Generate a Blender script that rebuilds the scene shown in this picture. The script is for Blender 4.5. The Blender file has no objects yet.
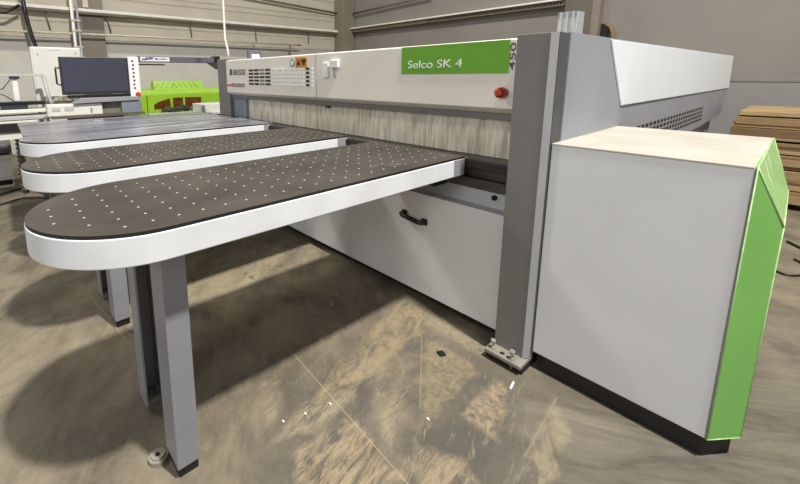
import bpy, bmesh, math, random
from mathutils import Vector, Matrix
random.seed(7)
SC = bpy.context.scene
COL = SC.collection

# ------------------------------------------------------------------ materials
def mat(name, col, rough=0.5, metal=0.0, var=0.0, scale=6.0, bump=0.0, bscale=60.0, stretch=(1,1,1), col2=None,
        spec=0.5, coat=0.0, trans=0.0, emis=None, estr=0.0, detail=6.0, scratches=None, lo=.35, hi=.65):
    m = bpy.data.materials.new(name); m.use_nodes = True
    nt = m.node_tree; b = nt.nodes['Principled BSDF']
    b.inputs['Base Color'].default_value = (*col, 1); b.inputs['Roughness'].default_value = rough
    b.inputs['Metallic'].default_value = metal; b.inputs['Specular IOR Level'].default_value = spec
    b.inputs['Coat Weight'].default_value = coat
    b.inputs['Transmission Weight'].default_value = trans
    if emis: b.inputs['Emission Color'].default_value = (*emis, 1); b.inputs['Emission Strength'].default_value = estr
    if var > 0 or col2 or bump > 0:
        g = nt.nodes.new('ShaderNodeNewGeometry'); mp = nt.nodes.new('ShaderNodeMapping')
        mp.inputs['Scale'].default_value = stretch
        nt.links.new(g.outputs['Position'], mp.inputs['Vector'])
    if var > 0 or col2:
        n = nt.nodes.new('ShaderNodeTexNoise'); n.inputs['Scale'].default_value = scale; n.inputs['Detail'].default_value = detail
        nt.links.new(mp.outputs[0], n.inputs['Vector'])
        cr = nt.nodes.new('ShaderNodeValToRGB')
        c2 = col2 if col2 else tuple(max(0, c*(1-var)) for c in col)
        c1 = col if col2 else tuple(min(1, c*(1+var)) for c in col)
        cr.color_ramp.elements[0].position = lo; cr.color_ramp.elements[0].color = (*c2, 1)
        cr.color_ramp.elements[1].position = hi; cr.color_ramp.elements[1].color = (*c1, 1)
        nt.links.new(n.outputs['Fac'], cr.inputs['Fac'])
        out = cr.outputs['Color']
        if scratches:
            sc, thr, strv, sst = scratches
            mp2 = nt.nodes.new('ShaderNodeMapping'); mp2.inputs['Scale'].default_value = sst
            nt.links.new(g.outputs['Position'], mp2.inputs['Vector'])
            n2 = nt.nodes.new('ShaderNodeTexNoise'); n2.inputs['Scale'].default_value = strv; n2.inputs['Detail'].default_value = 8
            n2.inputs['Distortion'].default_value = .6
            nt.links.new(mp2.outputs[0], n2.inputs['Vector'])
            r2 = nt.nodes.new('ShaderNodeValToRGB'); r2.color_ramp.elements[0].position = thr; r2.color_ramp.elements[1].position = thr+.08
            nt.links.new(n2.outputs['Fac'], r2.inputs['Fac'])
            mx = nt.nodes.new('ShaderNodeMix'); mx.data_type = 'RGBA'; mx.inputs['B'].default_value = (*sc, 1)
            nt.links.new(r2.outputs['Color'], mx.inputs['Factor']); nt.links.new(out, mx.inputs['A'])
            out = mx.outputs['Result']
        nt.links.new(out, b.inputs['Base Color'])
    if bump > 0:
        n3 = nt.nodes.new('ShaderNodeTexNoise'); n3.inputs['Scale'].default_value = bscale; n3.inputs['Detail'].default_value = 5
        nt.links.new(mp.outputs[0], n3.inputs['Vector'])
        bp = nt.nodes.new('ShaderNodeBump'); bp.inputs['Strength'].default_value = bump; bp.inputs['Distance'].default_value = .01
        nt.links.new(n3.outputs['Fac'], bp.inputs['Height']); nt.links.new(bp.outputs[0], b.inputs['Normal'])
    return m

def S(r, g, b):   # sRGB 0-255 -> linear
    f = lambda c: (c/255/12.92) if c/255 <= .04045 else ((c/255+.055)/1.055)**2.4
    return (f(r), f(g), f(b))

M = {}
M['cab'] = mat('grey_white_enamel', S(226,226,226), .42, var=.03, scale=3)
M['cabtop'] = mat('dusty_cream_enamel', S(180,176,165), .6, var=.05, scale=5, col2=S(172,166,149), lo=.3, hi=.6, scratches=(S(158,151,133), .66, 9, (1,3,1)))
M['beam'] = mat('beige_grey_enamel', S(234,228,214), .45, var=.04, scale=2)
M['base'] = mat('light_grey_enamel', S(224,223,220), .5, var=.03, scale=3)
M['rim'] = mat('white_enamel', S(226,228,230), .4, var=.05, scale=6, scratches=(S(205,200,190), .72, 14, (1,1,3)))
M['phen'] = mat('brown_phenolic_board', S(75,69,63), .42, var=.2, scale=3, stretch=(1.6,.8,1), col2=S(57,52,47), scratches=(S(110,102,92), .66, 6, (2.2,.8,1)), bump=.08, bscale=25)
M['phen_edge'] = mat('board_edge_black', S(35,31,28), .5, var=.1)
M['nozzle'] = mat('pale_nozzle', S(178,172,162), .4, var=.03)
M['glare_top'] = mat('glare_streaked_top', S(138,137,147), .30, spec=.8, var=.25, scale=2.4, stretch=(3,.7,1), col2=S(98,95,99), scratches=(S(168,170,184), .58, 2.2, (4,.8,1)), bump=.06, bscale=5)  # pale tone and streaks paint the glare reflected on the far tables
M['dgrey'] = mat('dark_grey_paint', S(124,121,117), .5, var=.05, scale=2)
M['mgrey'] = mat('mid_grey_paint', S(150,150,154), .42, var=.05, scale=4)
M['leg'] = mat('grey_leg_paint', S(138,138,144), .45, var=.05, scale=6)
M['strip'] = mat('light_grey_edge', S(172,172,174), .35, metal=.2, var=.04)
M['side'] = mat('silver_grey_side', S(148,150,158), .5, var=.05, scale=2.2, scratches=(S(150,151,157), .70, 3, (1,1,1)))
M['whitep'] = mat('bright_white_panel', S(234,239,244), .4, var=.02)
M['green'] = mat('green_paint', S(124,184,92), .42, var=.05, scale=2, scratches=(S(190,205,175), .76, 60, (1,1,1)))
M['greentop'] = mat('pale_green_paint', S(158,190,128), .5, var=.1, scale=9, col2=S(136,182,104), scratches=(S(196,208,174), .6, 16, (1,1,.4)))  # paler mottled green for the sloping upper face
M['greenedge'] = mat('chipped_edge', S(186,204,160), .6, var=.35, scale=40, col2=S(140,190,108), lo=.35, hi=.6)
M['logo'] = mat('logo_green', S(108,166,50), .4, var=.02)
M['white'] = mat('white_paint', S(235,235,232), .4, var=.02)
M['lettw'] = mat('letter_white', S(240,240,235), .5, var=.01)
M['lettd'] = mat('letter_dark', S(55,58,55), .5, var=.01)
M['arm'] = mat('arm_grey', S(96,96,106), .45, var=.05)
M['black'] = mat('black_plastic', S(26,26,27), .4, var=.1)
M['dark'] = mat('dark_void', S(28,25,22), .7, var=.2)
M['plinth'] = mat('black_plinth', S(30,27,25), .55, var=.15, bump=.1)
M['profile'] = mat('dark_steel_profile', S(84,78,72), .45, metal=.3, var=.12, scale=5)
M['curtain'] = mat('clear_curtain_strip', S(232,224,204), .35, var=.08, scale=3, stretch=(12,1,1.6), col2=S(186,174,152), lo=.3, hi=.55)
M['red'] = mat('red_plastic', S(196,62,38), .35, var=.06)
M['orange'] = mat('warning_orange', S(205,140,30), .5, var=.05)
M['steel'] = mat('bare_steel', S(162,156,142), .45, metal=.4, var=.12, scale=20)
M['alum'] = mat('brushed_aluminium', S(205,205,205), .4, metal=.35, var=.08, scale=8, stretch=(30,30,1))
M['lime'] = mat('lime_green_paint', S(140,184,42), .45, var=.05, scale=3)
M['limetop'] = mat('lime_hood', S(150,190,62), .4, var=.05)
M['smoke'] = mat('smoked_amber_window', S(92,52,18), .2, var=.3, scale=6)
M['screen'] = mat('monitor_glass', S(66,68,80), .22, var=.08, scale=1.4)
M['bezel'] = mat('monitor_bezel', S(46,48,58), .4, var=.05)
M['console'] = mat('console_grey', S(190,190,186), .5, var=.04)
M['consw'] = mat('console_cream', S(228,226,214), .5, var=.04)
M['consb'] = mat('console_blue_grey', S(128,134,144), .45, var=.06)
M['wallc'] = mat('white_cabinet_paint', S(222,221,212), .5, var=.03)
M['pipe'] = mat('cream_pipe', S(205,196,178), .5, var=.1, scale=10)
M['pipew'] = mat('white_pipe', S(232,228,218), .5, var=.05)
M['pipeb'] = mat('brown_pipe', S(112,98,82), .6, var=.15)
M['pillar'] = mat('grey_brown_pillar', S(132,122,108), .7, var=.08, scale=2)
M['pillard'] = mat('dark_brown_pillar', S(104,96,85), .7, var=.08, scale=2)
M['sticker'] = mat('illegible_dark_print', S(70,66,60), .6, var=.7, scale=90, col2=S(190,182,165), lo=.45, hi=.55)
M['paper'] = mat('printed_plate', S(226,222,232), .5, var=.05)
M['beltd'] = mat('dark_belt', S(58,56,56), .6, var=.3, scale=8)
M['coil'] = mat('coil_hose', S(104,98,88), .5, var=.2, scale=30)
wood_cols = [(174,144,100),(158,128,86),(186,158,114),(150,121,82),(168,140,100),(128,100,68)]
for i, c in enumerate(wood_cols):
    M['wood%d' % i] = mat('board_wood_%d' % i, S(*c), .7, var=.25, scale=5, stretch=(.6,1,22), col2=S(*[int(k*.78) for k in c]), lo=.3, hi=.7)

# floor: polished concrete with stains, dust, saw cuts
def floor_mat():
    m = bpy.data.materials.new('dusty_concrete'); m.use_nodes = True; nt = m.node_tree; N = nt.nodes.new; L = nt.links.new
    b = nt.nodes['Principled BSDF']; g = N('ShaderNodeNewGeometry'); P = g.outputs['Position']
    def noise(sc, det=8, dist=0., st=(1,1,1), rot=0, rough=.55):
        mp = N('ShaderNodeMapping'); mp.inputs['Scale'].default_value = st; mp.inputs['Rotation'].default_value = (0,0,rot)
        if rot:
            mp0 = N('ShaderNodeMapping'); mp0.inputs['Rotation'].default_value = (0,0,rot); L(P, mp0.inputs['Vector'])
            mp.inputs['Rotation'].default_value = (0,0,0); L(mp0.outputs[0], mp.inputs['Vector'])
        else: L(P, mp.inputs['Vector'])
        n = N('ShaderNodeTexNoise'); n.inputs['Scale'].default_value = sc; n.inputs['Detail'].default_value = det
        n.inputs['Distortion'].default_value = dist; n.inputs['Roughness'].default_value = rough; L(mp.outputs[0], n.inputs['Vector']); return n.outputs['Fac']
    def ramp(x, pts):
        r = N('ShaderNodeValToRGB'); e = r.color_ramp.elements
        while len(e) < len(pts): e.new(.5)
        for k, (p, c) in enumerate(pts): e[k].position = p; e[k].color = (*c, 1) if len(c) == 3 else c
        L(x, r.inputs['Fac']); return r.outputs['Color']
    bw = lambda a, c: [(a, (0,0,0)), (c, (1,1,1))]
    def mix(f, A, B):
        x = N('ShaderNodeMix'); x.data_type = 'RGBA'
        if isinstance(f, float): x.inputs['Factor'].default_value = f
        else: L(f, x.inputs['Factor'])
        for k, v in (('A', A), ('B', B)):
            if isinstance(v, tuple): x.inputs[k].default_value = (*v, 1)
            else: L(v, x.inputs[k])
        return x.outputs['Result']
    def mth(op, a, c=None, clamp=False):
        x = N('ShaderNodeMath'); x.operation = op; x.use_clamp = clamp
        for k, v in enumerate((a, c)):
            if v is None: continue
            if isinstance(v, (int, float)): x.inputs[k].default_value = v
            else: L(v, x.inputs[k])
        return x.outputs[0]
    sep = N('ShaderNodeSeparateXYZ'); L(P, sep.inputs[0]); X, Y = sep.outputs['X'], sep.outputs['Y']
    def blob(cx, cy, rx, ry):
        a = mth('DIVIDE', mth('SUBTRACT', X, cx), rx); c = mth('DIVIDE', mth('SUBTRACT', Y, cy), ry)
        d = mth('SQRT', mth('ADD', mth('MULTIPLY', a, a), mth('MULTIPLY', c, c)))
        return mth('SUBTRACT', 1.0, d, True)
    base = ramp(noise(1.6, 15, .3, (1,1.5,1), .4, .72), [(.36, S(122,111,93)), (.5, S(150,138,117)), (.62, S(172,159,133))])
    base = mix(mth('MULTIPLY', ramp(noise(2.6, 15, .9, (.45,2.6,1), .55, .74), bw(.50,.66)), .5), base, S(182,170,143))
    base = mix(mth('MULTIPLY', ramp(noise(2.1, 15, .7, (1,1.6,1), 1.0, .74), bw(.50,.66)), .7), base, S(112,104,90))
    # greyer and streakier near the cabinet
    base = mix(mth('MULTIPLY', blob(.35,1.5,1.5,2.4), 1.7, True), base, ramp(noise(2.6, 15, .9, (.5,2.6,1), -.65, .74), [(.36, S(98,91,79)), (.48, S(124,116,103)), (.58, S(140,132,117)), (.68, S(166,154,134))]))
    # grey rubbed patch
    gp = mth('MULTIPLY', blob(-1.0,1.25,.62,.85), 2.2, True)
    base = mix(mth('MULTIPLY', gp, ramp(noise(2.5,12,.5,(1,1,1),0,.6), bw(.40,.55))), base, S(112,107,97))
    # saw dust lying in scraped wedges
    wob = N('ShaderNodeTexNoise'); wob.inputs['Scale'].default_value = 5.5; wob.inputs['Detail'].default_value = 12; wob.inputs['Roughness'].default_value = .68; L(P, wob.inputs['Vector'])
    wv = N('ShaderNodeVectorMath'); wv.operation = 'SUBTRACT'; L(wob.outputs['Color'], wv.inputs[0]); wv.inputs[1].default_value = (.5,.5,.5)
    ws = N('ShaderNodeVectorMath'); ws.operation = 'SCALE'; L(wv.outputs[0], ws.inputs[0]); ws.inputs['Scale'].default_value = .16
    wp = N('ShaderNodeVectorMath'); wp.operation = 'ADD'; L(P, wp.inputs[0]); L(ws.outputs[0], wp.inputs[1]); WP = wp.outputs[0]
    def poly(pts, soft=.035):
        cx = sum(p[0] for p in pts)/len(pts); cy = sum(p[1] for p in pts)/len(pts); cur = None
        for k in range(len(pts)):
            (x0, y0), (x1, y1) = pts[k], pts[(k+1) % len(pts)]
            nx, ny = y0-y1, x1-x0; l = math.hypot(nx, ny); nx /= l; ny /= l
            if (cx-x0)*nx + (cy-y0)*ny < 0: nx, ny = -nx, -ny
            d = N('ShaderNodeVectorMath'); d.operation = 'DOT_PRODUCT'; L(WP, d.inputs[0]); d.inputs[1].default_value = (nx, ny, 0)
            e = mth('SUBTRACT', d.outputs['Value'], x0*nx + y0*ny)
            cur = e if cur is None else mth('MINIMUM', cur, e)
        return mth('ADD', mth('DIVIDE', cur, soft), .35, True)
    dustn = ramp(noise(7, 14, .6, (1,2.0,1), -1.9, .76), bw(.42,.56))
    dusts = ramp(noise(6, 14, .9, (1,4.5,1), -1.76, .75), bw(.42,.56))
    dustf = ramp(noise(30, 8, .3, (1,1,1), 0, .7), bw(.35,.6))
    for pts, st, nm, c in DUST:
        base = mix(mth('MULTIPLY', mth('MULTIPLY', poly(pts), {0: dustn, 1: dusts, 2: dustf}[nm]), st), base, c)
    scr = ramp(noise(5, 14, 1.2, (1,6,1), -1.9, .76), bw(.56,.63))
    base = mix(mth('MULTIPLY', mth('MULTIPLY', blob(-1.0,1.25,.7,.9), 1.6, True), mth('MULTIPLY', scr, .55)), base, S(206,190,150))
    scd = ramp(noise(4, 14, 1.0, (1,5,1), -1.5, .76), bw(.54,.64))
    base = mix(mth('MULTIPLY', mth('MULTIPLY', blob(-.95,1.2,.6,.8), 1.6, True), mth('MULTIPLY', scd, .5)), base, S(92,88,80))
    dm2 = ramp(noise(1.6, 14, .6, (1,1.4,1), .3, .68), bw(.46,.60))
    base = mix(mth('MULTIPLY', mth('MULTIPLY', blob(-2.8,1.2,1.3,1.5), 1.8, True), mth('MULTIPLY', dm2, .75)), base, S(196,182,146))
    scr2 = ramp(noise(4, 14, 1.0, (.8,7,1), -.35, .72), bw(.61,.68))
    base = mix(mth('MULTIPLY', scr2, .22), base, S(188,174,144))
    spots = ramp(noise(3.3, 3, .2), bw(.70,.74)); base = mix(mth('MULTIPLY', spots, .55), base, S(80,73,62))
    # saw cuts in the slab
    def line(p0, p1, w):
        dx, dy = p1[0]-p0[0], p1[1]-p0[1]; Ld = math.hypot(dx, dy); nx, ny = -dy/Ld, dx/Ld
        d = mth('ABSOLUTE', mth('ADD', mth('MULTIPLY', mth('SUBTRACT', X, p0[0]), nx), mth('MULTIPLY', mth('SUBTRACT', Y, p0[1]), ny)))
        return mth('SUBTRACT', 1.0, mth('DIVIDE', d, w), True)
    def seg(p0, p1, w):
        dx, dy = p1[0]-p0[0], p1[1]-p0[1]; Ld = math.hypot(dx, dy); tx, ty = dx/Ld, dy/Ld
        t = mth('ADD', mth('MULTIPLY', mth('SUBTRACT', X, p0[0]), tx), mth('MULTIPLY', mth('SUBTRACT', Y, p0[1]), ty))
        return mth('MULTIPLY', line(p0, p1, w), mth('MULTIPLY', mth('GREATER_THAN', t, 0.0), mth('LESS_THAN', t, Ld)))
    for a, c, w, col in CUTS:
        base = mix(mth('MULTIPLY', seg(a, c, w), .75), base, col)
    # fine grain
    fine = noise(140, 4); base = mix(mth('MULTIPLY', ramp(fine, bw(.5,.75)), .18), base, S(90,82,70))
    dk = N('ShaderNodeVectorMath'); dk.operation = 'SCALE'; dk.inputs['Scale'].default_value = .60; L(base, dk.inputs[0]); L(dk.outputs[0], b.inputs['Base Color'])
    L(ramp(noise(2.2, 8, .5), [(.3, (.52,)*3), (.7, (.72,)*3)]), b.inputs['Roughness'])
    b.inputs['Specular IOR Level'].default_value = .32
    bp = N('ShaderNodeBump'); bp.inputs['Strength'].default_value = .15; bp.inputs['Distance'].default_value = .01
    L(noise(22, 8), bp.inputs['Height']); L(bp.outputs[0], b.inputs['Normal'])
    return m
CUTS = [((-1.62,1.085),(-.70,1.005),.0045,S(206,190,152)), ((-.58,1.87),(-.54,1.45),.006,S(176,164,134)), ((-1.26,1.74),(-.95,1.32),.004,S(196,180,142)),
        ((-2.9,1.0),(-2.2,2.0),.006,S(190,176,144)), ((-3.3,.3),(-2.2,.42),.006,S(190,176,144))]
T1, T2 = S(192,177,146), S(198,176,142)
DUST = [([(-1.61,1.96),(-1.32,1.95),(-1.23,1.26),(-1.32,.89),(-1.47,1.49)], .8, 0, S(192,172,134)), ([(-1.23,1.26),(-1.16,.9),(-1.23,.67),(-1.32,.89)], .8, 1, T1),
        ([(-1.14,1.06),(-.80,1.03),(-.80,.82),(-1.04,.69),(-1.14,.75)], .95, 1, T2), ([(-1.25,1.75),(-.96,1.79),(-.90,1.73),(-.89,1.24)], .7, 2, S(188,170,134)),
        ([(-.84,1.76),(-.75,1.74),(-.64,1.44),(-.81,1.44)], .9, 2, T2), ([(-.60,1.88),(-.46,1.72),(-.43,1.38),(-.52,1.30)], .65, 0, T1),
        ([(-1.08,1.32),(-.88,1.05),(-.97,1.08),(-1.07,1.21)], .8, 1, T1), ([(-.87,1.18),(-.67,1.26),(-.60,1.19),(-.71,.96)], .8, 1, T2),
        ([(-1.36,2.0),(-.93,2.0),(-.92,1.86),(-1.32,1.84)], .7, 2, T1), ([(-1.5,.95),(-1.35,.80),(-1.30,.70),(-1.55,.85)], .6, 1, T1)]
M['floor'] = floor_mat()

def wall_mat(name, lower, band, upper, zb0, zb1, rib=None):
    m = bpy.data.materials.new(name); m.use_nodes = True; nt = m.node_tree; N = nt.nodes.new; L = nt.links.new
    b = nt.nodes['Principled BSDF']; b.inputs['Roughness'].default_value = .75
    g = N('ShaderNodeNewGeometry'); sep = N('ShaderNodeSeparateXYZ'); L(g.outputs['Position'], sep.inputs[0])
    def gt(z):
        x = N('ShaderNodeMapRange'); x.inputs['From Min'].default_value = z-.02; x.inputs['From Max'].default_value = z+.02
        L(sep.outputs['Z'], x.inputs['Value']); return x.outputs['Result']
    def mix(f, A, B):
        x = N('ShaderNodeMix'); x.data_type = 'RGBA'; L(f, x.inputs['Factor'])
        for k, v in (('A', A), ('B', B)):
            if isinstance(v, tuple): x.inputs[k].default_value = (*v, 1)
            else: L(v, x.inputs[k])
        return x.outputs['Result']
    c = mix(gt(zb0), lower, band); c = mix(gt(zb1), c, upper)
    n = N('ShaderNodeTexNoise'); n.inputs['Scale'].default_value = 1.3; n.inputs['Detail'].default_value = 9; L(g.outputs['Position'], n.inputs['Vector'])
    mr = N('ShaderNodeMapRange'); mr.inputs['From Min'].default_value = .3; mr.inputs['From Max'].default_value = .7
    mr.inputs['To Min'].default_value = .90; mr.inputs['To Max'].default_value = 1.06; L(n.outputs['Fac'], mr.inputs['Value'])
    vm = N('ShaderNodeVectorMath'); vm.operation = 'SCALE'; L(c, vm.inputs[0]); L(mr.outputs[0], vm.inputs['Scale'])
    L(vm.outputs[0], b.inputs['Base Color'])
    return m
M['wall_left'] = wall_mat('left_wall_panels', S(206,203,190), S(172,168,160), S(194,185,168), 2.02, 2.30)
M['wall_back'] = wall_mat('back_wall_render', S(143,140,136), S(138,134,129), S(138,132,124), 1.36, 1.42)

# ------------------------------------------------------------------ mesh helpers
class MB:
    def __init__(s): s.bm = bmesh.new(); s.slot = 0
    def _mark(s, faces):
        for f in faces: f.material_index = s.slot
    def box(s, x0, x1, y0, y1, z0, z1):
        vs = [s.bm.verts.new(p) for p in ((x0,y0,z0),(x1,y0,z0),(x1,y1,z0),(x0,y1,z0),(x0,y0,z1),(x1,y0,z1),(x1,y1,z1),(x0,y1,z1))]
        s._mark([s.bm.faces.new([vs[i] for i in q]) for q in ((0,3,2,1),(4,5,6,7),(0,1,5,4),(1,2,6,5),(2,3,7,6),(3,0,4,7))]); return s
    def prism(s, poly, ax, lo, hi):
        def P(u, v, w): return {'x':(w,u,v), 'y':(u,w,v), 'z':(u,v,w)}[ax]
        a = [s.bm.verts.new(P(u,v,lo)) for u,v in poly]; c = [s.bm.verts.new(P(u,v,hi)) for u,v in poly]; n = len(poly)
        fs = [s.bm.faces.new(a[::-1]), s.bm.faces.new(c)] + [s.bm.faces.new([a[i], a[(i+1)%n], c[(i+1)%n], c[i]]) for i in range(n)]
        s._mark(fs); return s
    def hull(s, pts):
        vs = [s.bm.verts.new(p) for p in pts]; r = bmesh.ops.convex_hull(s.bm, input=vs); return s
    def face(s, pts):
        f = s.bm.faces.new([s.bm.verts.new(p) for p in pts]); s._mark([f]); return s
    def tube(s, pts, r, n=10, closed=False):
        pts = [Vector(p) for p in pts]; rings = []; up = None
        for i, p in enumerate(pts):
            d = (pts[min(i+1, len(pts)-1)] - pts[max(i-1, 0)]).normalized()
            if up is None: up = Vector((0,0,1)) if abs(d.z) < .9 else Vector((1,0,0))
            a = d.cross(up).normalized(); up = a.cross(d).normalized()
            rings.append([s.bm.verts.new(p + (a*math.cos(t)+up*math.sin(t))*r) for t in [2*math.pi*k/n for k in range(n)]])
        fs = []
        for A, B in zip(rings, rings[1:]):
            fs += [s.bm.faces.new([A[k], A[(k+1)%n], B[(k+1)%n], B[k]]) for k in range(n)]
        fs += [s.bm.faces.new(rings[0][::-1]), s.bm.faces.new(rings[-1])]
        for f in fs: f.smooth = True
        s._mark(fs); return s
    def cyl(s, c, r, h, ax='z', n=24, r2=None):
        r2 = r if r2 is None else r2
        def P(u, v, w): return {'x':(c[0]+w,c[1]+u,c[2]+v), 'y':(c[0]+u,c[1]+w,c[2]+v), 'z':(c[0]+u,c[1]+v,c[2]+w)}[ax]
        T = [2*math.pi*k/n for k in range(n)]
        a = [s.bm.verts.new(P(r*math.cos(t), r*math.sin(t), 0)) for t in T]; b = [s.bm.verts.new(P(r2*math.cos(t), r2*math.sin(t), h)) for t in T]
        fs = [s.bm.faces.new([a[k], a[(k+1)%n], b[(k+1)%n], b[k]]) for k in range(n)]
        for f in fs: f.smooth = True
        s._mark(fs + [s.bm.faces.new(a[::-1]), s.bm.faces.new(b)]); return s
    def ring(s, c, r0, r1, h, n=28):
        T = [2*math.pi*k/n for k in range(n)]
        V = [[s.bm.verts.new((c[0]+r*math.cos(t), c[1]+r*math.sin(t), c[2]+z)) for t in T] for r, z in ((r0,0),(r1,0),(r1,h),(r0,h))]
        for j in range(4):
            A, B = V[j], V[(j+1)%4]
            s._mark([s.bm.faces.new([A[k], A[(k+1)%n], B[(k+1)%n], B[k]]) for k in range(n)])
        return s
    def build(s, name, mats, parent=None, bevel=0.0, seg=2, origin=None):
        bmesh.ops.recalc_face_normals(s.bm, faces=s.bm.faces)
        me = bpy.data.meshes.new(name)
        if parent is not None:
            org = Vector((0,0,0)); p = parent
            while p is not None: org += p.location; p = p.parent
        elif origin: org = Vector(origin)
        else:
            V = [v.co for v in s.bm.verts]
            org = Vector(((min(v.x for v in V)+max(v.x for v in V))/2, (min(v.y for v in V)+max(v.y for v in V))/2, min(v.z for v in V)))
        for v in s.bm.verts: v.co -= org
        s.bm.to_mesh(me); s.bm.free()
        for q in (mats if isinstance(mats, (list, tuple)) else [mats]): me.materials.append(q)
        o = bpy.data.objects.new(name, me); COL.objects.link(o)
        if parent is not None: o.parent = parent
        else: o.location = org
        if bevel:
            md = o.modifiers.new('Bevel', 'BEVEL'); md.width = bevel; md.segments = seg; md.limit_method = 'ANGLE'; md.angle_limit = math.radians(40)
        return o

def tag(o, label, cat=None, group=None):
    o['label'] = label
    if cat: o['category'] = cat
    if group: o['group'] = group
    return o
def thing(name, loc, label, cat, group=None):
    o = bpy.data.objects.new(name, None); COL.objects.link(o); o.location = loc; o.empty_display_size = .1
    return tag(o, label, cat, group)
def struct(o): o['kind'] = 'structure'; return o

def text(name, body, size, loc, rot, m, parent, width=None, ext=.001, align='LEFT', sx=1.0, offset=0.0):
    cu = bpy.data.curves.new(name, 'FONT'); cu.body = body; cu.size = size; cu.extrude = ext; cu.align_x = align; cu.offset = offset
    t = bpy.data.objects.new(name, cu); COL.objects.link(t); bpy.context.view_layer.update()
    me = bpy.data.meshes.new_from_object(t.evaluated_get(bpy.context.evaluated_depsgraph_get()))
    bpy.data.objects.remove(t); bpy.data.curves.remove(cu)
    xs = [v.co.x for v in me.vertices]
    if width: sx = width/(max(xs)-min(xs))
    org = Vector((0,0,0)); p = parent
    while p is not None: org += p.location; p = p.parent
    Mx = Matrix.Translation(Vector(loc)-org) @ rot @ Matrix.Diagonal((sx,1,1,1))
    me.transform(Mx); me.materials.clear(); me.materials.append(m)
    o = bpy.data.objects.new(name, me); COL.objects.link(o); o.parent = parent; return o
ROTF = Matrix.Rotation(math.pi/2, 4, 'X')      # upright lettering read from -y
ROTX = Matrix.Rotation(math.pi/2, 4, 'Z') @ ROTF   # upright lettering read from +x

# ------------------------------------------------------------------ setting
WX, WY = -9.93, 9.0
struct(MB().box(-11.5, 6.5, -6, 10.0, -.1, 0).build('floor', M['floor'], origin=(0,0,0)))
# left wall: panels above the dado carry shallow horizontal ribs
wl = MB().box(WX-.2, WX, -6, WY+.2, 0, 6.0)
struct(wl.build('wall_left', M['wall_left'], origin=(0,0,0)))
lw = bpy.data.objects['wall_left']
ribs = MB()
for z in (2.30, 2.62, 3.17, 3.30, 3.75, 4.2): ribs.prism([(WX, z), (WX+.035, z+.012), (WX+.035, z+.05), (WX, z+.07)], 'y', -6, 8.6) if False else ribs.box(WX, WX+.014, -6, 8.6, z, z+.045)
M['rib'] = mat('panel_rib', S(188,179,162), .7, var=.08)
o = ribs.build('trim_1', M['rib'], lw); 
struct(MB().box(-10.2, 6.5, WY, WY+.2, 0, 6.0).build('wall_back', M['wall_back'], origin=(0,0,0)))
struct(MB().box(-9.93, 6.5, WY-.012, WY, 1.36, 1.40).build('trim_2', mat('wall_joint', S(134,130,125), .8, var=.1), origin=(-2, WY, 1.36)))
# corner and wall pillars
def pillar(name, x0, x1, y0, y1, m, lab):
    r = thing(name, ((x0+x1)/2, (y0+y1)/2, 0), lab, 'pillar')
    b = MB().box(x0, x1, y0, y1, .012, 6.0); b.build('shaft', m, r, .01)
    MB().box(x0-.04, x1+.04, y0-.04, y1+.04, 0, .012).build('base_plate', M['profile'], r)
    return r
cp = pillar('building_pillar', -9.92, -9.50, 8.50, 8.98, M['pillar'], 'grey brown steel pillar in the far corner where the two walls meet')
lp = pillar('building_pillar', -9.92, -9.84, 1.44, 1.93, M['pillar'], 'wide grey brown pillar on the left wall behind the monitor')
MB().box(-9.84, -9.835, 1.52, 1.93, 2.50, 2.78).build('cover_plate', M['pillard'], lp)
MB().box(-9.84, -9.80, 1.56, 1.66, 2.93, 3.12).build('junction_box', M['pipe'], lp, .005)
bpil = pillar('building_pillar', -3.32, -2.85, 8.78, 8.98, M['pillard'], 'brown pillar on the back wall above the silver grey column of the saw')
MB().box(-2.85, -2.72, 8.80, 8.98, .012, 6).build('flange', M['pillar'], bpil)

# rails and pipes along the walls
def run(name, pts, r, m, lab, cat, hooks=None, n=8):
    root = thing(name, pts[0], lab, cat)
    MB().tube(pts, r, n).build('pipe_run', m, root)
    for h in (hooks or []):
        MB().tube(h, .008, 6).build('bracket', M['pipeb'], root)
    return root
xr = WX+.14
rr = thing('cable_rail', (xr, -1, 2.82), 'long pale rail running along the left wall at pillar height', 'rail')
MB().box(xr-.02, xr+.03, -1.0, 8.5, 2.84, 2.90).build('rail_bar', M['pipew'], rr, .004)
MB().box(xr-.10, xr+.03, -1.0, 8.5, 2.79, 2.84).build('rail_tray', M['pipeb'], rr)
for y in (.9, 2.0, 3.8, 5.6, 7.4):
    MB().tube([(xr-.05, y, 2.79), (xr-.12, y+.06, 2.45)], .012, 6).build('bracket', M['pipeb'], rr)
run('wall_pipe', [(WX+.24, -1, 2.36), (WX+.24, 2.6, 2.39), (WX+.24, 6.85, 2.38)], .022, M['pipe'], 'thin cream pipe below the rail on the left wall, bent down at its end', 'pipe')
p2 = [o for o in COL.objects if o.name.startswith('wall_pipe')][0]
MB().tube([(WX+.24, 6.63, 2.38), (WX+.24, 6.63, 1.92)], .025, 8).build('drop_pipe', M['pipeb'], p2)
MB().tube([(WX+.24, 6.63, 2.38), (WX+.24, 7.0, 2.38)], .02, 8).build('pipe_end', M['pipeb'], p2)
run('wall_conduit', [(WX+.12, 4.3, 3.62), (WX+.12, 8.5, 3.42)], .03, M['pipeb'], 'brown conduit high on the left wall ending at the corner pillar', 'conduit')
run('wall_conduit', [(-9.45, WY-.12, 3.40), (-6.5, WY-.12, 3.50)], .03, M['pipeb'], 'brown conduit high on the back wall starting at the corner pillar', 'conduit')
br = thing('cable_tray', (-9.5, WY-.15, 2.86), 'pale topped perforated cable tray running along the back wall', 'cable tray')
MB().box(-9.5, -3.34, WY-.22, WY-.02, 2.93, 2.965).build('tray_lid', M['pipew'], br)
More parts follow.
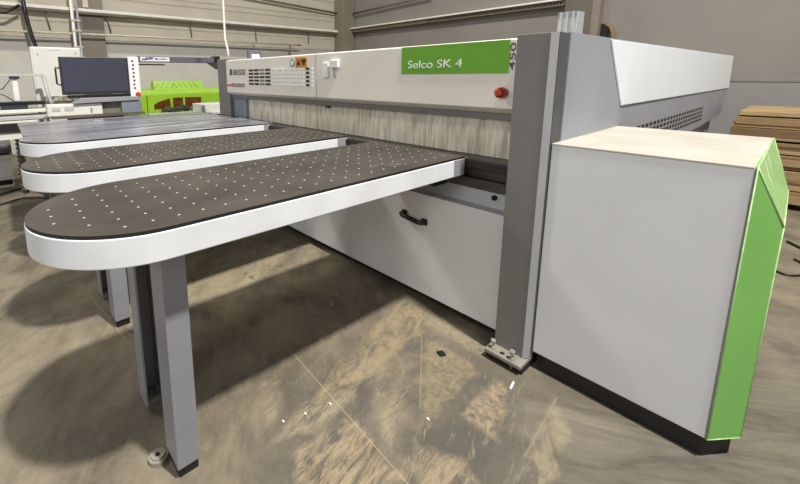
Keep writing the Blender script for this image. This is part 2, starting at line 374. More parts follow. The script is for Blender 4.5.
hb = MB().box(-9.5, -3.34, WY-.16, WY-.02, 2.83, 2.93); hb.slot = 1
for k in range(52): hb.box(-6.6+k*.062, -6.6+k*.062+.03, WY-.166, WY-.16, 2.86, 2.90)
hb.build('tray_side', [M['pipeb'], M['dark']], br)
b2 = MB()
cond = tag(MB().tube([(WX+.32, .55, 3.3), (WX+.32, .57, 2.7), (WX+.33, .62, 2.3), (WX+.35, .68, 2.0), (WX+.35, .74, 1.2), (WX+.35, .74, .02)], .035, 8).build('cable_conduit', M['black']),
    'thick black conduit coming down the left wall into the white cabinet', 'conduit')
MB().tube([(WX+.3, -.6, 2.70), (WX+.3, .0, 2.66), (WX+.3, .27, 2.69), (WX+.3, .50, 2.84)], .028, 8).build('branch_cable', M['black'], cond)
# white ladder-like pipe bundle beside pillar
pb = thing('pipe_bundle', (WX+.3, 1.2, 0), 'bundle of white pipes standing against the left edge of the wide pillar', 'pipes')
MB().tube([(WX+.30, 1.33, 0.01), (WX+.30, 1.33, 3.4)], .028, 8).build('pipe', M['pipew'], pb)
MB().tube([(WX+.30, 1.42, 0.01), (WX+.30, 1.42, 3.1)], .022, 8).build('pipe', M['strip'], pb)
for z in (1.9, 2.1, 2.42, 2.62): MB().box(WX+.265, WX+.335, 1.29, 1.46, z, z+.03).build('pipe_clamp', M['pipe'], pb)
fl = thing('flood_light', (WX+.18, 5.55, 1.94), 'small lit floodlight on the left wall behind the near black vents', 'light')
MB().box(WX, WX+.14, 5.36, 5.72, 1.95, 2.20).build('housing', M['mgrey'], fl, .01)
MB().box(WX+.14, WX+.15, 5.44, 5.66, 1.94, 2.08).build('lens', mat('lit_lens', S(255,255,255), .3, var=.01, emis=(1,1,1), estr=1.6), fl)
MB().tube([(WX+.07, 5.54, 2.2), (WX+.07, 5.54, 2.4)], .006, 6).build('cable', M['pipeb'], fl)
wd = thing('wooden_bow', (-2.5, WY-.1, 2.1), 'bent brown wooden strip hung on the back wall above the white side panel', 'wooden strip')
MB().tube([(-2.66, WY-.05, 2.42), (-2.57, WY-.06, 2.36), (-2.52, WY-.06, 2.25), (-2.50, WY-.06, 1.95)], .035, 8).build('strip', M['wood3'], wd)
MB().box(-2.72, -2.60, WY-.06, WY, 1.95, 2.42).build('dark_backing', M['dark'], wd)

# ------------------------------------------------------------------ beam saw
saw = thing('beam_saw', (-2.6, 2.1, 0), 'large grey and white beam panel saw with green name panel', 'panel saw')
# lower front panel
bp_ = MB().box(-4.28, -.935, 2.03, 2.06, .068, .748).build('front_panel', M['base'], saw, .004)
h = MB().tube([(-1.645, 2.03, .590), (-1.645, 1.992, .590), (-1.628, 1.980, .588), (-1.50, 1.980, .572), (-1.480, 1.992, .570), (-1.480, 2.03, .570)], .0165, 10)
h.box(-1.662, -1.625, 2.014, 2.03, .57, .61).box(-1.500, -1.460, 2.014, 2.03, .55, .59)
hd = h.build('pull_handle', M['black'], bp_, .003); hd['label'] = 'black pull handle'
MB().box(-4.2, -.95, 2.10, 2.4, 0, .10).build('plinth', M['plinth'], saw)
MB().box(-4.2, -.94, 2.06, 2.13, .10, .70).build('inner_front', M['dark'], saw)
led = MB().box(-4.2, -.925, 2.06, 2.215, .70, .715).box(-4.2, -.925, 2.20, 2.23, .715, .835).build('rear_ledge', M['base'], saw, .003)
MB().cyl((-1.115, 2.185, .782), .016, .016, 'y', 16).build('ledge_hole', M['dark'], led)
MB().box(-4.2, -.925, 2.13, 2.26, .84, .985).build('table_rail', M['profile'], saw, .004)
MB().box(-4.2, -.925, 2.085, 2.13, .845, .905).build('rail_step', M['profile'], saw, .004)
MB().box(-4.2, -.925, 2.01, 2.30, .985, 1.008).box(-4.2,-.925,2.01,2.05,1.008,1.02).build('rail_lip', M['phen_edge'], saw, .003)
MB().box(-4.2, -.925, 2.03, 3.2, 1.012, 1.03).build('saw_table', M['profile'], saw, .002)
# curtain : corrugated clear strips
cu = MB(); x = -4.05; k = 0; pts = []
while x < -.935:
    pts.append((x, 2.150 + (.006 if k % 2 else 0) + random.uniform(-.003,.003))); x += .021; k += 1
top = [cu.bm.verts.new((a, b, 1.262)) for a, b in pts]; bot = [cu.bm.verts.new((a+random.uniform(-.002,.002), b-.004, 1.034)) for a, b in pts]
for a in range(len(pts)-1): cu.bm.faces.new([bot[a], bot[a+1], top[a+1], top[a]])
cu.slot = 1
for k in range(0, len(pts)-1):
    if random.random() < .55: cu.box(pts[k][0]-.0012, pts[k][0]+.0012, pts[k][1]-.008, pts[k][1]-.006, 1.036, 1.036+random.choice((.05,.08,.11,.18)))
cur = cu.build('strip_curtain', [M['curtain'], mat('milky_edge', S(240,234,220), .4, var=.1)], saw)
# beam
beam = MB().prism([(2.05,1.322),(2.05,1.674),(2.09,1.682),(2.7,1.682),(2.7,1.30),(2.20,1.285),(2.12,1.285)], 'x', -4.30, -.93).build('beam_cover', M['beam'], saw, .004)
beam['label'] = 'long beige grey beam cover'
MB().box(-4.28, -.935, 2.10, 2.19, 1.255, 1.290).build('curtain_holder', M['dgrey'], saw, .003)
MB().box(-2.630, -2.624, 2.0487, 2.052, 1.322, 1.676).build('panel_seam', M['mgrey'], beam)
lg = MB().box(-1.722, -1.014, 2.046, 2.05, 1.506, 1.6745).build('name_panel', M['logo'], beam); lg['label'] = 'green name panel'
text('lettering', 'Selco SK 4', .066, (-1.672, 2.0455, 1.542), ROTF, M['lettw'], lg, width=.385)
text('lettering', '450', .042, (-.984, 2.049, 1.520), ROTF @ Matrix.Rotation(math.pi/2, 4, 'Z'), mat('letter_olive', S(84,92,78), .5, var=.02), beam, width=.138, offset=.0004)
kn = MB().cyl((-1.028,2.05,1.406), .022, -.03, 'y', 20).build('emergency_button', M['dgrey'], beam)
MB().cyl((-1.028,2.022,1.406), .030, -.030, 'y', 24, r2=.026).cyl((-1.028,1.992,1.406), .026, -.010, 'y', 24, r2=.012).build('red_cap', M['red'], kn)
# vents
v = MB()
cols = [-3.766+.1105*i for i in range(10)]
for r_ in range(5):
    z1 = 1.569 - .0346*r_
    for i, x0 in enumerate(cols):
        w = .088
        if i == 9: x0, w = -2.765, .045
        v.slot = 0 if (i in (0,1,3) or i == 9) else (1 if i > 3 else (0 if r_ == 2 else 2))
        v.box(x0, x0+w, 2.046, 2.05, z1-.0185, z1)
    v.slot = 1; v.box(-2.712, -2.672, 2.046, 2.05, z1-.0185, z1)
v.build('vent_slots', [M['black'], M['white'], M['dgrey']], beam)
o = MB().box(-2.915, -2.751, 2.046, 2.05, 1.573, 1.658).build('warning_sticker', M['orange'], beam); o['label'] = 'orange warning sticker'
tr = MB().prism([(-2.900,1.592),(-2.842,1.592),(-2.871,1.642)], 'y', 2.0445, 2.046); tr.box(-2.825,-2.765,2.0445,2.046,1.612,1.640); tr.box(-2.805,-2.78,2.0445,2.046,1.59,1.61)
tr.build('pictogram', M['black'], o)
g_ = MB().cyl((-2.968, 2.05, 1.614), .034, -.003, 'y', 24)
for v_ in g_.bm.verts: v_.co.z = 1.614 + (v_.co.z-1.614)*1.05
o = g_.build('oval_sticker', M['consb'], beam); MB().cyl((-2.968, 2.0468, 1.614), .023, -.001, 'y', 20).build('sticker_face', M['white'], o)
o = MB().box(-2.535, -2.460, 2.035, 2.05, 1.485, 1.600).build('switch_plate', M['white'], beam, .003)
o = MB().box(-2.435, -2.335, 2.028, 2.05, 1.560, 1.618).build('junction_box', M['white'], beam, .004)
MB().tube([(-2.39,2.04,1.56), (-2.39,2.04,1.50), (-2.385,2.045,1.48)], .004, 6).build('wire', M['mgrey'], o)
# brand plate and lower plate at the far end
MB().box(-4.205, -4.160, 2.046, 2.05, 1.515, 1.578).build('brand_mark', M['lettd'], beam)
text('brand_lettering', 'BIESSE', .080, (-4.140, 2.049, 1.517), ROTF, M['lettd'], beam, width=.295, offset=.0008)
o = MB().box(-4.175, -3.868, 2.046, 2.05, 1.385, 1.425).build('lower_plate', M['sticker'], beam)
MB().box(-4.29, -4.17, 2.044, 2.05, 1.395, 1.412).build('red_mark', M['red'], o)
# under-beam sensor
MB().box(-2.59, -2.555, 2.115, 2.135, 1.235, 1.27).build('sensor', M['black'], saw)
# far end column
MB().box(-4.60, -4.30, 2.08, 2.9, 0, 1.70).build('end_column', M['dgrey'], saw, .008)
MB().box(-4.30, -3.99, 2.12, 2.5, 1.03, 1.30).build('inner_block', M['consb'], saw, .006)
# near column with chamfered corner
col_ = MB().prism([(-.928,1.935),(-.778,1.935),(-.752,1.952),(-.752,2.05),(-.928,2.05)], 'z', .055, 1.684).build('column', M['dgrey'], saw, .003)
col_['label'] = 'dark grey near column'
st = MB().prism([(-.777,1.9345),(-.7515,1.9515),(-.751,1.960),(-.7495,1.950),(-.776,1.932)], 'z', .06, 1.6835).build('corner_strip', M['strip'], col_)
# foot plate
fp = MB().box(-.944, -.751, 1.860, 2.00, .036, .056).build('foot_plate', M['steel'], saw, .003)
for (bx, by) in ((-.912, 1.892), (-.806, 1.884)):
    b_ = MB().cyl((bx, by, .004), .007, .095, n=12).cyl((bx, by, .056), .013, .010, n=6).cyl((bx, by, .092), .013, .014, n=14)
    b_.build('bolt', M['steel'], fp)
MB().cyl((-.86, 1.89, .0565), .012, .001, n=14).build('bolt_hole', M['dark'], fp)
MB().box(-.940, -.752, 1.880, 2.05, .0, .034).build('foot_block', M['plinth'], saw)
# rear body, side panel
MB().box(-4.2, -.80, 3.2, 7.0, .30, 1.20).build('rear_body', M['mgrey'], saw, .01)
for x, y in ((-.98, 5.35), (-.98, 6.7), (-3.9, 5.35), (-3.9, 6.7)):
    MB().box(x, x+.12, y, y+.12, 0, .31).build('rear_leg', M['mgrey'], saw)
sp = MB().prism([(2.065,.20),(2.065,1.688),(7.50,1.711),(7.54,1.40),(7.25,.97),(5.92,.93),(3.6,.90),(3.5,.20)], 'x', -.775, -.742)
sp.slot = 1
for r_ in range(4):
    for k in range(25):
        y0 = 3.15 + k*.110; z1 = 1.142 - r_*.040
        sp.box(-.7425, -.7405, y0, y0+.070, z1-.025, z1)
sp = sp.build('side_panel', [M['side'], M['black']], saw)
sp['label'] = 'silver grey side panel'
MB().box(-.7525, -.7495, 1.962, 2.064, .10, 1.684).build('side_shade_sheet', mat('shaded_grey', S(78,78,80), .6, var=.05), saw)  # thin dark sheet over the column's side face, shade put into its colour
MB().box(-.84, -.775, 2.70, 7.4, 1.655, 1.690).build('side_top', M['side'], saw)
o = MB().prism([(2.61,1.682),(7.50,1.714),(7.56,1.30),(2.93,1.308)], 'x', -.742, -.734).build('white_side_panel', M['whitep'], sp, .002); o['label'] = 'bright white upper panel'
# aluminium post on the beam
ap = MB().box(-.935, -.845, 2.40, 2.50, 1.682, 1.825)
for xx in (-.925, -.895, -.865): ap.box(xx, xx+.010, 2.393, 2.40, 1.682, 1.825)
for yy in (2.41, 2.44, 2.47): ap.box(-.845, -.838, yy, yy+.012, 1.682, 1.825)
ap.build('aluminium_post', M['alum'], saw)
MB().box(-.935, -.845, 2.398, 2.402, 1.795, 1.826).build('post_cap', M['mgrey'], saw)

# ------------------------------------------------------------------ switch cabinet with the green end
cab = thing('machine_cabinet', (-.40, 2.4, 0), 'pale grey machine cabinet with dusty top and bright green slanted end', 'cabinet')
YF, YB, ZB, ZT = 1.976, 2.94, .093, 1.181
MB().box(-.747, -.094, YF, YF+.03, ZB, ZT-.001).build('front_panel', M['cab'], cab, .004)
MB().box(-.747, -.096, YF+.03, YB, ZB, ZT-.012).build('housing', M['cab'], cab)
MB().box(-.748, -.096, YF-.002, YB, ZT-.010, ZT).build('top_panel', M['cabtop'], cab, .003)
MB().prism([(-.70,YF+.018),(-.096,YF+.018),(-.030,2.105),(-.045,YB-.02),(-.70,YB-.02)], 'z', 0, .0935).build('plinth', M['plinth'], cab)
A = (-.088,YF-.001,ZT); B = (-.098,YB,ZT); D = (-.006,2.09,.960); C = (-.018,YB,.930)
A0 = (-.088,YF-.001,ZB); D0 = (-.006,2.09,ZB); C0 = (-.018,YB,ZB); B0 = (-.098,YB,ZB)
ge = MB(); bm = ge.bm
vv = {k: bm.verts.new(p) for k, p in dict(A=A,B=B,C=C,D=D,A0=A0,B0=B0,C0=C0,D0=D0,Ai=(-.096,YF+.01,ZT),Ai0=(-.096,YF+.01,ZB)).items()}
for q in ('A A0 D0 D', 'D D0 C0 C', 'C C0 B0 B', 'Ai B B0 Ai0', 'A Ai Ai0 A0', 'A0 Ai0 B0 C0 D0'):
    bm.faces.new([vv[n] for n in q.split()])
ge.slot = 1
f = bm.faces.new([vv[n] for n in 'A D C'.split()]); f.material_index = 1
f = bm.faces.new([vv[n] for n in 'A C B'.split()]); f.material_index = 1
bm.faces.new([vv[n] for n in 'A B Ai'.split()])
grn = ge.build('green_end', [M['green'], M['greentop']], cab); grn['label'] = 'bright green chamfered end'
e = MB()
for P, Q in ((A,A0),(A,D),(D,D0),(A,B),(B,C),(D,C),(A0,D0)): e.tube([P,Q], .0026, 6)
e.build('worn_edge', M['greenedge'], grn)
MB().box(-.0935, -.0895, YF-.0035, YF+.012, ZB, ZT-.004).build('edge_gap', M['dgrey'], cab)

# ------------------------------------------------------------------ air cushion tables
TZ = 1.045
def stadium(x0, x1, y0, y1, n=60):
    r = (x1-x0)/2; cx = (x0+x1)/2; cy = y0+r
    return [(cx + r*math.cos(t), cy + r*math.sin(t)) for t in [math.pi + math.pi*k/n for k in range(n+1)]] + [(x1,y1),(x0,y1)]
def make_table():
    x1 = -1.207; x0 = x1-.69; y0 = .014; y1 = 2.0
    x0 = x1-.71
    t = thing('air_table', ((x0+x1)/2, 1.0, 0), '', 'machine table')
    b = MB().prism(stadium(x0, x1, y0, y1), 'z', .938, 1.033).build('table_rim', M['rim'], t, .004)
    MB().prism([(x1-.07,y1-.001),(x1-.001,y1-.10),(x1+.0015,y1-.10),(x1+.0015,y1+.001)], 'z', .940, 1.032).build('grey_end_facet', M['mgrey'], b)  # mid-grey facet over the far end of the rim
    tp = MB().prism(stadium(x0+.003, x1-.003, y0+.003, y1+.005), 'z', 1.033, TZ).build('table_top', [M['phen'], M['phen_edge']], t)
    for p in tp.data.polygons:
        if abs(p.normal.z) < .5: p.material_index = 1
    nz = MB(); cx = (x0+x1)/2; cy = y0+.345
    for i in range(7):
        for j in range(24):
            x = -1.295-.087*i; y = .087+.0835*j
            if y < cy and (x-cx)**2+(y-cy)**2 > .30**2: continue
            if y > y1-.03: continue
            nz.cyl((x, y, TZ-.001), .0048, .002, n=8)
    nz.build('air_nozzles', M['nozzle'], tp)['kind'] = 'stuff'
    lx = -1.322
    lg_ = MB().box(lx-.14, lx, .355, .440, .045, .94).build('leg', M['leg'], t, .003)
    MB().box(lx-.125, lx-.012, .362, .436, .0, .05).build('leg_foot', M['black'], lg_)
    lx = -1.732     # rear leg shaped as an open channel so its inner side falls dark
    lg_ = MB().prism([(lx-.12,.355),(lx,.355),(lx,.363),(lx-.112,.363),(lx-.112,.432),(lx,.432),(lx,.440),(lx-.12,.440)], 'z', .02, .94).build('leg', M['leg'], t)
    MB().box(lx-.105, lx-.03, .370, .426, .0, .030).build('leg_foot', M['steel'], lg_)
    MB().box(x0+.12, x1-.12, 1.9, 2.02, .86, .938).build('mount_bracket', M['dark'], t)
    return t
def copy_tree(o, parent=None):
    c = o.copy(); COL.objects.link(c)
    if parent is not None: c.parent = parent
    for ch in o.children: copy_tree(ch, c)
    return c
t1 = make_table()
t1['label'] = 'dark topped white rimmed air table, nearest to the camera, on grey square legs'; t1['group'] = 'rounded air tables in front of the saw'
t2 = copy_tree(t1); t2.location = (t1.location.x-1.015, t1.location.y+.03, 0)
t2['label'] = 'middle one of the three rounded air tables with white rims'
for ch in t2.children:
    if ch.name.startswith('leg'): ch.location.x -= .15
t3 = copy_tree(t1); t3.location = (t1.location.x-2.14, t1.location.y+.06, 0)
t3['label'] = 'farthest of the three rounded air tables, with pale glare painted on its top'
# third table's board carries reflected glare painted into its colour
for ch in t3.children:
    if ch.name.startswith('table_top'):
        ch.data = ch.data.copy(); ch.data.materials[0] = M['glare_top']
# broad square ended table beyond
q = thing('side_table', (-4.65, 1.1, 0), 'broad square-ended grey table beyond the third rounded air table', 'machine table')
MB().box(-5.22, -4.10, .115, 2.06, 1.010, 1.035).build('table_top', M['glare_top'], q, .003)
MB().box(-5.20, -4.12, .14, 2.05, .93, 1.010).build('table_rim', M['beltd'], q)
for x, y in ((-5.15,.3),(-4.3,.3),(-5.15,1.8),(-4.3,1.8)): MB().box(x, x+.09, y, y+.09, 0, .935).build('leg', M['dgrey'], q)

# floor hardware
w = MB().ring((-1.462,.322,.0), .012, .036, .020).ring((-1.462,.322,.020), .010, .026, .008)
tag(w.build('levelling_pad', M['steel']), 'round steel levelling pad lying beside the nearest table leg', 'pad')
tag(MB().prism([(-1.125,1.690),(-1.090,1.680),(-1.078,1.712),(-1.110,1.722)], 'z', 0, .012).build('bracket_scrap', M['black'], None, .002), 'small black bracket scrap on the floor before the lower front panel', 'scrap')
tag(MB().tube([(-.752,1.800,.006), (-.742,1.745,.006)], .006, 8).build('screw', M['white']), 'white screw lying on the floor beside the column foot', 'screw')
tag(MB().cyl((-1.835,1.548,0), .012, .016, n=12).cyl((-1.835,1.548,.016), .007, .01, n=10).build('steel_cap', M['steel']), 'small pale cap on the shaded floor under the nearest table', 'cap')
for k, (x, y) in enumerate(((-1.3,.80),(-1.27,.9),(-.42,1.22),(-.9,1.3),(-1.24,1.02))):
    tag(MB().box(x, x+.014, y, y+.006, 0, .003).build('wood_chip', M['white'], None), 'tiny white chip on the concrete floor', 'chip', 'white chips on the floor')

# ------------------------------------------------------------------ operator panel hung on an arm
op = thing('control_panel', (-5.5, 1.0, 0), 'operator panel with wide dark monitor and white button strip', 'monitor')
MB().box(-5.56, -5.505, .575, 1.300, 1.300, 1.738).build('monitor', M['bezel'], op, .006)
mon = [o for o in COL.objects if o.name.startswith('monitor')][-1]
MB().box(-5.506, -5.500, .595, 1.280, 1.332, 1.720).build('screen', M['screen'], mon)
MB().tube([(-5.52,.585,1.62),(-5.52,.535,1.60),(-5.52,.535,1.43),(-5.52,.585,1.41)], .010, 8).build('side_handle', M['black'], mon)
kp = MB().box(-5.60, -5.49, 1.300, 1.425, 1.245, 1.752).build('button_panel', M['white'], op, .006)
for k in range(8):
    MB().cyl((-5.49, 1.350+.006*(k%2), 1.70-.048*k), .012, .006, 'x', 10).build('button', M['lettd'], kp)
MB().cyl((-5.49, 1.385, 1.282), .030, .028, 'x', 18).build('stop_button', M['red'], kp)
MB().prism([(.74,1.262),(1.37,1.262),(1.38,1.215),(.66,1.20)], 'x', -5.62, -5.42).build('keyboard_shelf', M['mgrey'], op, .004)
MB().box(-5.55, -5.50, .62, 1.33, 1.262, 1.296).build('monitor_foot', M['black'], op)
MB().box(-5.60, -5.44, 1.17, 1.405, 1.045, 1.205).build('side_box', M['consb'], op, .006)
MB().box(-5.62, -5.50, .96, 1.17, 1.06, 1.205).build('column_box', mat('khaki_box', S(120,116,98), .6, var=.1), op)
MB().box(-5.66, -5.46, .405, .96, 1.060, 1.195).build('cream_console', M['consw'], op, .01)
for y0, y1 in ((.45,.53), (.57,.66)): MB().box(-5.462, -5.455, y0, y1, 1.12, 1.165).build('inset_plate', M['console'], op)
MB().box(-5.462, -5.452, .83, .85, 1.09, 1.145).build('lock', M['mgrey'], op)
MB().box(-5.52, -5.40, .44, 1.43, 1.036, 1.066).build('dark_shelf', mat('taupe_shelf', S(104,94,82), .6, var=.2), op)
MB().box(-5.60, -5.50, .6, 1.2, 0, 1.04).build('pedestal', M['dgrey'], op)
arm = thing('support_arm', (-5.55, 1.45, 1.69), 'dark overhead arm with white plate joining the operator panel to the saw', 'arm')
MB().box(-5.60, -5.50, 1.430, 2.50, 1.69, 1.765).build('arm_beam', M['arm'], arm, .006)
MB().box(-5.61, -5.49, 2.44, 2.53, 1.682, 1.785).build('arm_end', M['black'], arm, .006)
MB().prism([(2.36,1.69),(2.62,1.69),(2.62,1.60),(2.50,1.60)], 'x', -5.58, -4.62).build('bracket', M['bezel'], arm, .004)
sm = MB().box(-5.50, -5.496, 1.45, 1.815, 1.700, 1.755); sm.slot = 1
for (y0, w_, zz, hh) in ((1.485,.045,1.712,.022),(1.533,.05,1.72,.03),(1.588,.025,1.725,.028),(1.69,.10,1.722,.010),(1.73,.03,1.738,.006),(1.65,.015,1.718,.025)):
    sm.box(-5.496, -5.495, y0-.02, y0+w_, zz, zz+hh)
sm.build('sign_plate', [M['paper'], mat('plate_ink', S(120,112,140), .6, var=.4, scale=60)], arm)
MB().box(-5.70, -5.66, 1.45, 1.80, 1.655, 1.672).build('lower_rod', M['pipeb'], arm)

# white electrical cabinet behind monitor
ec = thing('electrical_cabinet', (-6.4, .95, 0), 'tall white electrical cabinet standing behind the dark monitor', 'cabinet')
MB().box(-6.60, -6.40, .375, .93, .06, 1.895).build('cabinet_body', M['wallc'], ec, .008)
MB().box(-6.40, -6.39, .395, .91, 1.20, 1.88).build('door', M['wallc'], ec, .004)
dd = [o for o in COL.objects if o.name.startswith('door')][-1]
for (y, z) in ((.45,1.80),(.62,1.64),(.87,1.82)): MB().cyl((-6.39, y, z), .010, .006, 'x', 10).build('lock', M['mgrey'], dd)
MB().box(-6.39, -6.388, .58, .70, 1.85, 1.862).build('label_plate', M['console'], dd)
MB().box(-6.39, -6.36, .46, .90, 1.195, 1.26).build('cable_duct', M['sticker'], ec)
MB().box(-6.58, -6.42, .40, .91, 0, .06).build('plinth', M['plinth'], ec)

# ------------------------------------------------------------------ lime green machine
GY = .0
gm = thing('edge_machine', (-7.4, 2.6, 0), 'lime green machine with amber windows standing behind the support arm', 'machine')
MB().box(-8.1, -7.0, 1.77, 3.35, .12, 1.21).build('machine_body', M['lime'], gm, .01)
MB().prism([(-7.0,1.21),(-7.08,1.285),(-8.05,1.285),(-8.1,1.21)], 'y', 1.78, 3.36).build('machine_top', M['limetop'], gm, .004)
MB().prism([(-7.10,1.285),(-7.16,1.43),(-7.30,1.43),(-7.30,1.285)], 'y', 2.06, 2.92).build('hood', M['limetop'], gm, .004)
hs = MB()
for k in range(9):
    y = 2.08+.09*k
    s_ = .06 if k < 4 else -.06
    x_a, x_b = -7.115, -7.150
    hs.tube([(x_a+.004, y, 1.315), (x_b+.004, y+s_, 1.395)], .006, 5)
hs.build('hood_slits', mat('dark_lime', S(110,150,20), .5, var=.1), [o for o in COL.objects if o.name.startswith('hood')][-1])
MB().prism([(2.00,.965),(2.00,1.04),(2.08,1.085),(2.27,1.14),(2.27,.975)], 'x', -7.0, -6.99).build('amber_window', M['smoke'], gm)
MB().box(-7.0, -6.99, 2.32, 2.49, .975, 1.145).build('amber_window', M['smoke'], gm)
MB().prism([(2.53,.98),(2.53,1.145),(2.82,1.14),(2.82,1.06),(2.67,.98)], 'x', -7.0, -6.99).build('amber_window', M['smoke'], gm)
MB().box(-7.0, -6.992, 1.89, 1.90, .2, 1.2).build('door_seam', M['smoke'], gm)
MB().box(-8.05, -7.05, 1.85, 3.3, 0, .12).build('plinth', M['plinth'], gm)
cb = MB().tube([(-6.95,2.10,.93),(-6.93,2.2,1.0),(-6.93,2.32,.94),(-6.93,2.45,1.02),(-6.93,2.6,.94),(-6.93,2.75,.985),(-6.95,2.9,.93)], .02, 6).tube([(-6.9,2.2,.93),(-6.9,2.4,.99),(-6.9,2.55,.93)], .03, 6)
wb = thing('work_bench', (-6.6, 2.4, 0), 'low bench in front of the lime green machine', 'bench')
MB().box(-6.95, -6.3, 1.85, 3.3, .88, .905).build('bench_top', M['console'], wb)
for x, y in ((-6.9,1.9),(-6.4,1.9),(-6.9,3.2),(-6.4,3.2)): MB().box(x, x+.06, y, y+.06, 0, .88).build('leg', M['dgrey'], wb)
for v_ in cb.bm.verts: v_.co.z += .0
tag(cb.build('cable_bundle', M['beltd']), 'tangle of dark cables before the amber windows', 'cables')
tag(MB().box(-6.75, -6.35, 2.56, 3.02, .905, 1.05).build('carton', M['wallc'], None, .006), 'white box beside the far end column of the saw', 'box')

# ------------------------------------------------------------------ roller conveyor at far left
cv = thing('conveyor_frame', (-6.0, -.1, 0), 'pale grey frame with overhead bar and belts at the far left', 'conveyor')
MB().box(-6.2, -6.16, -.8, .475, 1.520, 1.548).build('top_bar', M['console'], cv, .003)
MB().tube([(-6.18,.46,1.53),(-6.14,.49,1.28),(-6.10,.54,1.04)], .022, 8).build('bent_post', M['console'], cv)
MB().box(-6.20, -6.14, .14, .20, 1.22, 1.50).build('white_cylinder', M['white'], cv, .01)
MB().box(-6.22, -6.12, .12, .22, 1.49, 1.52).build('cylinder_cap', M['bezel'], cv)
MB().box(-6.25, -6.05, -.8, .44, 1.175, 1.215).build('dark_beam', M['black'], cv)
MB().box(-6.2, -6.0, .0, .26, 1.13, 1.175).build('dark_head', M['bezel'], cv)
MB().box(-6.3, -5.9, -.8, .45, 1.095, 1.13).build('cream_belt', M['consw'], cv, .004)
MB().box(-6.2, -5.8, -.8, .47, 1.02, 1.06).build('pale_belt', M['console'], cv, .004)
MB().box(-6.2, -5.8, -.8, .32, .985, 1.012).build('white_belt', M['consw'], cv, .004)
MB().box(-6.2, -5.8, -.8, .24, .88, .98).build('dark_trough', M['dark'], cv)
MB().box(-6.18, -5.82, -.8, .38, .80, .88).build('white_skirt', M['consw'], cv)
for y in (-.75, .30): MB().box(-6.15, -6.05, y, y+.08, 0, .80).build('leg', M['dgrey'], cv)
MB().tube([(-6.1,.14,1.50),(-6.1,.05,1.38),(-6.1,-.05,1.34)], .006, 6).tube([(-6.1,.14,1.22),(-6.1,.05,1.30),(-6.1,-.05,1.34)], .006, 6).build('thin_cable', M['black'], cv)
# low white machine left of the tables
lm = thing('low_machine', (-7.6, -.5, 0), 'low white machine with dark top standing left of the rounded tables', 'machine')
MB().box(-8.3, -6.97, -1.2, .03, .10, .40).build('machine_body', M['white'], lm, .01)
MB().box(-8.35, -6.93, -1.2, .06, .40, .46).build('cream_ledge', M['consw'], lm, .004)
MB().box(-8.38, -6.90, -1.2, .05, .49, .60).build('machine_top', mat('slate_top', S(96,96,100), .45, var=.2, scale=9), lm, .004)
MB().box(-8.3, -6.97, -1.18, .02, .46, .49).build('gap_strip', M['dark'], lm)
MB().box(-8.25, -6.99, -1.18, .015, .03, .10).build('dark_band', M['black'], lm)
MB().box(-8.3, -6.97, -1.2, .03, .0, .03).build('bottom_rail', M['consw'], lm)
c_ = MB()
for k in range(14): c_.cyl((-6.45, .135, .04+k*.055), .045, .03, n=12)
c_.cyl((-6.45,.135,.0), .032, .82, n=12)
tag(c_.build('coiled_hose', M['coil']), 'ribbed hose standing between the low white machine and the tables', 'hose')
tag(MB().tube([(-6.3,-.45,.03),(-6.45,-.15,.03),(-6.6,.05,.03),(-6.65,.25,.03),(-6.3,.35,.03),(-5.8,.6,.03)], .018, 8).build('floor_cable', M['black']), 'black cable curving on the floor left of the rounded tables', 'cable')
tag(MB().tube([(-5.7,-.45,.022),(-5.95,-.16,.022),(-6.1,.08,.022),(-6.0,.25,.022),(-5.6,.5,.022)], .013, 8).build('floor_cable', M['beltd']), 'thinner dark cable nearer the camera on the left floor', 'cable')
# white hose rising from the far end of the beam
tag(MB().tube([(-4.45,2.16,1.70),(-4.46,2.16,1.80),(-4.50,2.15,1.95),(-4.50,2.15,2.2),(-4.48,2.14,2.6),(-4.46,2.14,3.4)], .012, 8).build('air_hose', M['pipew']),
    'thin white air hose rising from the far end column', 'hose')

# ------------------------------------------------------------------ stacked boards
Z = 0.0; k = 0
xl = [-.44,-.48,-.52,-.46,-.5,-.52,-.5,-.54,-.54,-.63,-.54,-.575,-.57,-.545,-.52]
for bxx in (-.35, .55, 1.5):
    tag(MB().box(bxx, bxx+.1, 6.65, 7.9, 0, .07).build('stack_bearer', M['wood5'], None, .003), 'squared timber bearer under the stacked boards', 'timber', 'bearers under the board stack')
Z = .07
th = [.10,.035,.085,.03,.10,.035,.09,.03,.085,.04,.03,.09,.035,.085,.05]
gp = [.0,.0,.010,.0,.0,.012,.0,.0,.012,.0,.022,.0,.004,.0,.015]
for i in range(15):
    Z += gp[i]
    yf = 6.60 + random.uniform(-.02,.04)
    x0 = xl[i] + random.uniform(-.01,.01)
    m = M['wood%d' % (i % 6)]
    b_ = MB().box(x0, x0+2.6+random.uniform(-.1,.1), yf, yf+1.25, Z, Z+th[i]-.002)
    o = b_.build('board', m, None, .003)
    lab = 'brown wooden board in the stack against the back wall'
    g = 'brown boards in the middle of the stack'
    if i == 14: lab = 'topmost thin pale board of the stack by the back wall'; g = None
    if i == 9: lab = 'thin board jutting out furthest left from the stack'; g = None
    tag(o, lab, 'board', g)
    if gp[i] >= .01:
        ob = None
    Z += th[i]
tag(MB().tube([(.02,5.30,.012),(.10,5.18,.012),(.22,5.05,.012),(.40,5.0,.012)], .010, 8).build('floor_cable', M['black']), 'black cable on the floor before the board stack', 'cable')
pts = [(.02+.10*math.cos(t)+.02, 4.62+.22*math.sin(t), .010) for t in [math.pi*.4 - k*.25 for k in range(16)]]
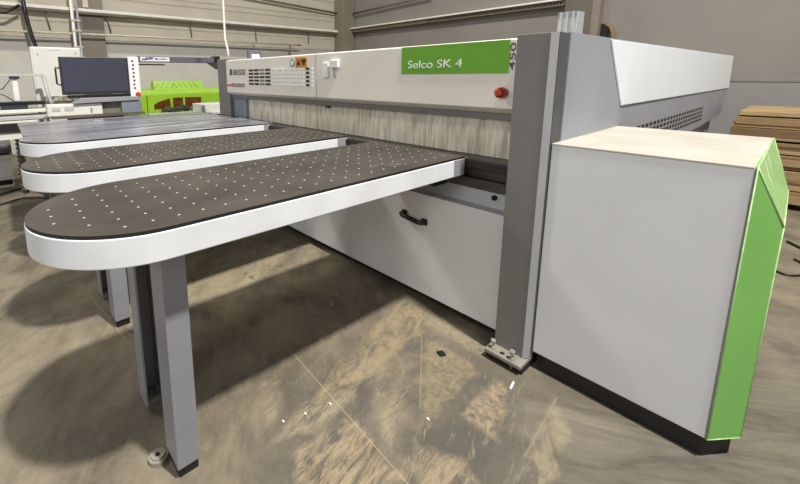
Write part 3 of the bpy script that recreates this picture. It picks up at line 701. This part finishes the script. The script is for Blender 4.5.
tag(MB().tube(pts, .007, 6).build('wire_loop', M['black']), 'loop of thin black wire on the floor beyond the green end', 'wire')

# ------------------------------------------------------------------ lights
def area(name, loc, target, size, power, col, sy=None):
    l = bpy.data.lights.new(name, 'AREA'); l.energy = power; l.color = col; l.size = size
    if sy: l.shape = 'RECTANGLE'; l.size_y = sy
    o = bpy.data.objects.new(name, l); COL.objects.link(o); o.location = loc
    o.rotation_euler = (Vector(target)-Vector(loc)).to_track_quat('-Z', 'Y').to_euler(); return o
area('hall_lamp', (2.6, 1.6, 10.0), (-1.8, 1.8, 0), .45, 1800, (1,.975,.93))
area('hall_lamp', (-9.0, -3.5, 8.6), (-1.5, 2.0, .4), 1.0, 300, (1,.98,.94))
area('front_fill', (1.2, -7, 3.6), (-1.2, 2, .9), 3.0, 175, (.93,.96,1), 1.6)  # added soft fill for the front faces, no real window
wd_ = bpy.data.worlds.new('World'); SC.world = wd_; wd_.use_nodes = True
wd_.node_tree.nodes['Background'].inputs['Color'].default_value = (*S(232,233,236), 1)
wd_.node_tree.nodes['Background'].inputs['Strength'].default_value = .335

# ------------------------------------------------------------------ camera
cam = bpy.data.cameras.new('Camera'); co = bpy.data.objects.new('Camera', cam); COL.objects.link(co); SC.camera = co
r = Vector((0.63319573,-0.13184916,-0.76267881)); 
R_ = Vector((0.63319573, 0,0))
rx, ux, fx = (0.63319573,0.77395473,-0.0075666), (-0.13184916,0.11749265,0.98428211), (-0.76267881,0.62224558,-0.17644112)
rx = (0.63319573, 0.77395473, -0.0075666)
m3 = Matrix(((rx[0],ux[0],-fx[0]),(rx[1],ux[1],-fx[1]),(rx[2],ux[2],-fx[2])))
co.matrix_world = Matrix.Translation((0,0,1.5)) @ m3.to_4x4()
cam.sensor_width = 36; cam.lens = 396.83*36/800; cam.shift_x = (400-325.5)/800; cam.shift_y = -(242-146.8)/800
cam.clip_start = .02; cam.clip_end = 100
SC.view_settings.view_transform = 'Standard'; SC.view_settings.look = 'None'; SC.view_settings.exposure = 0
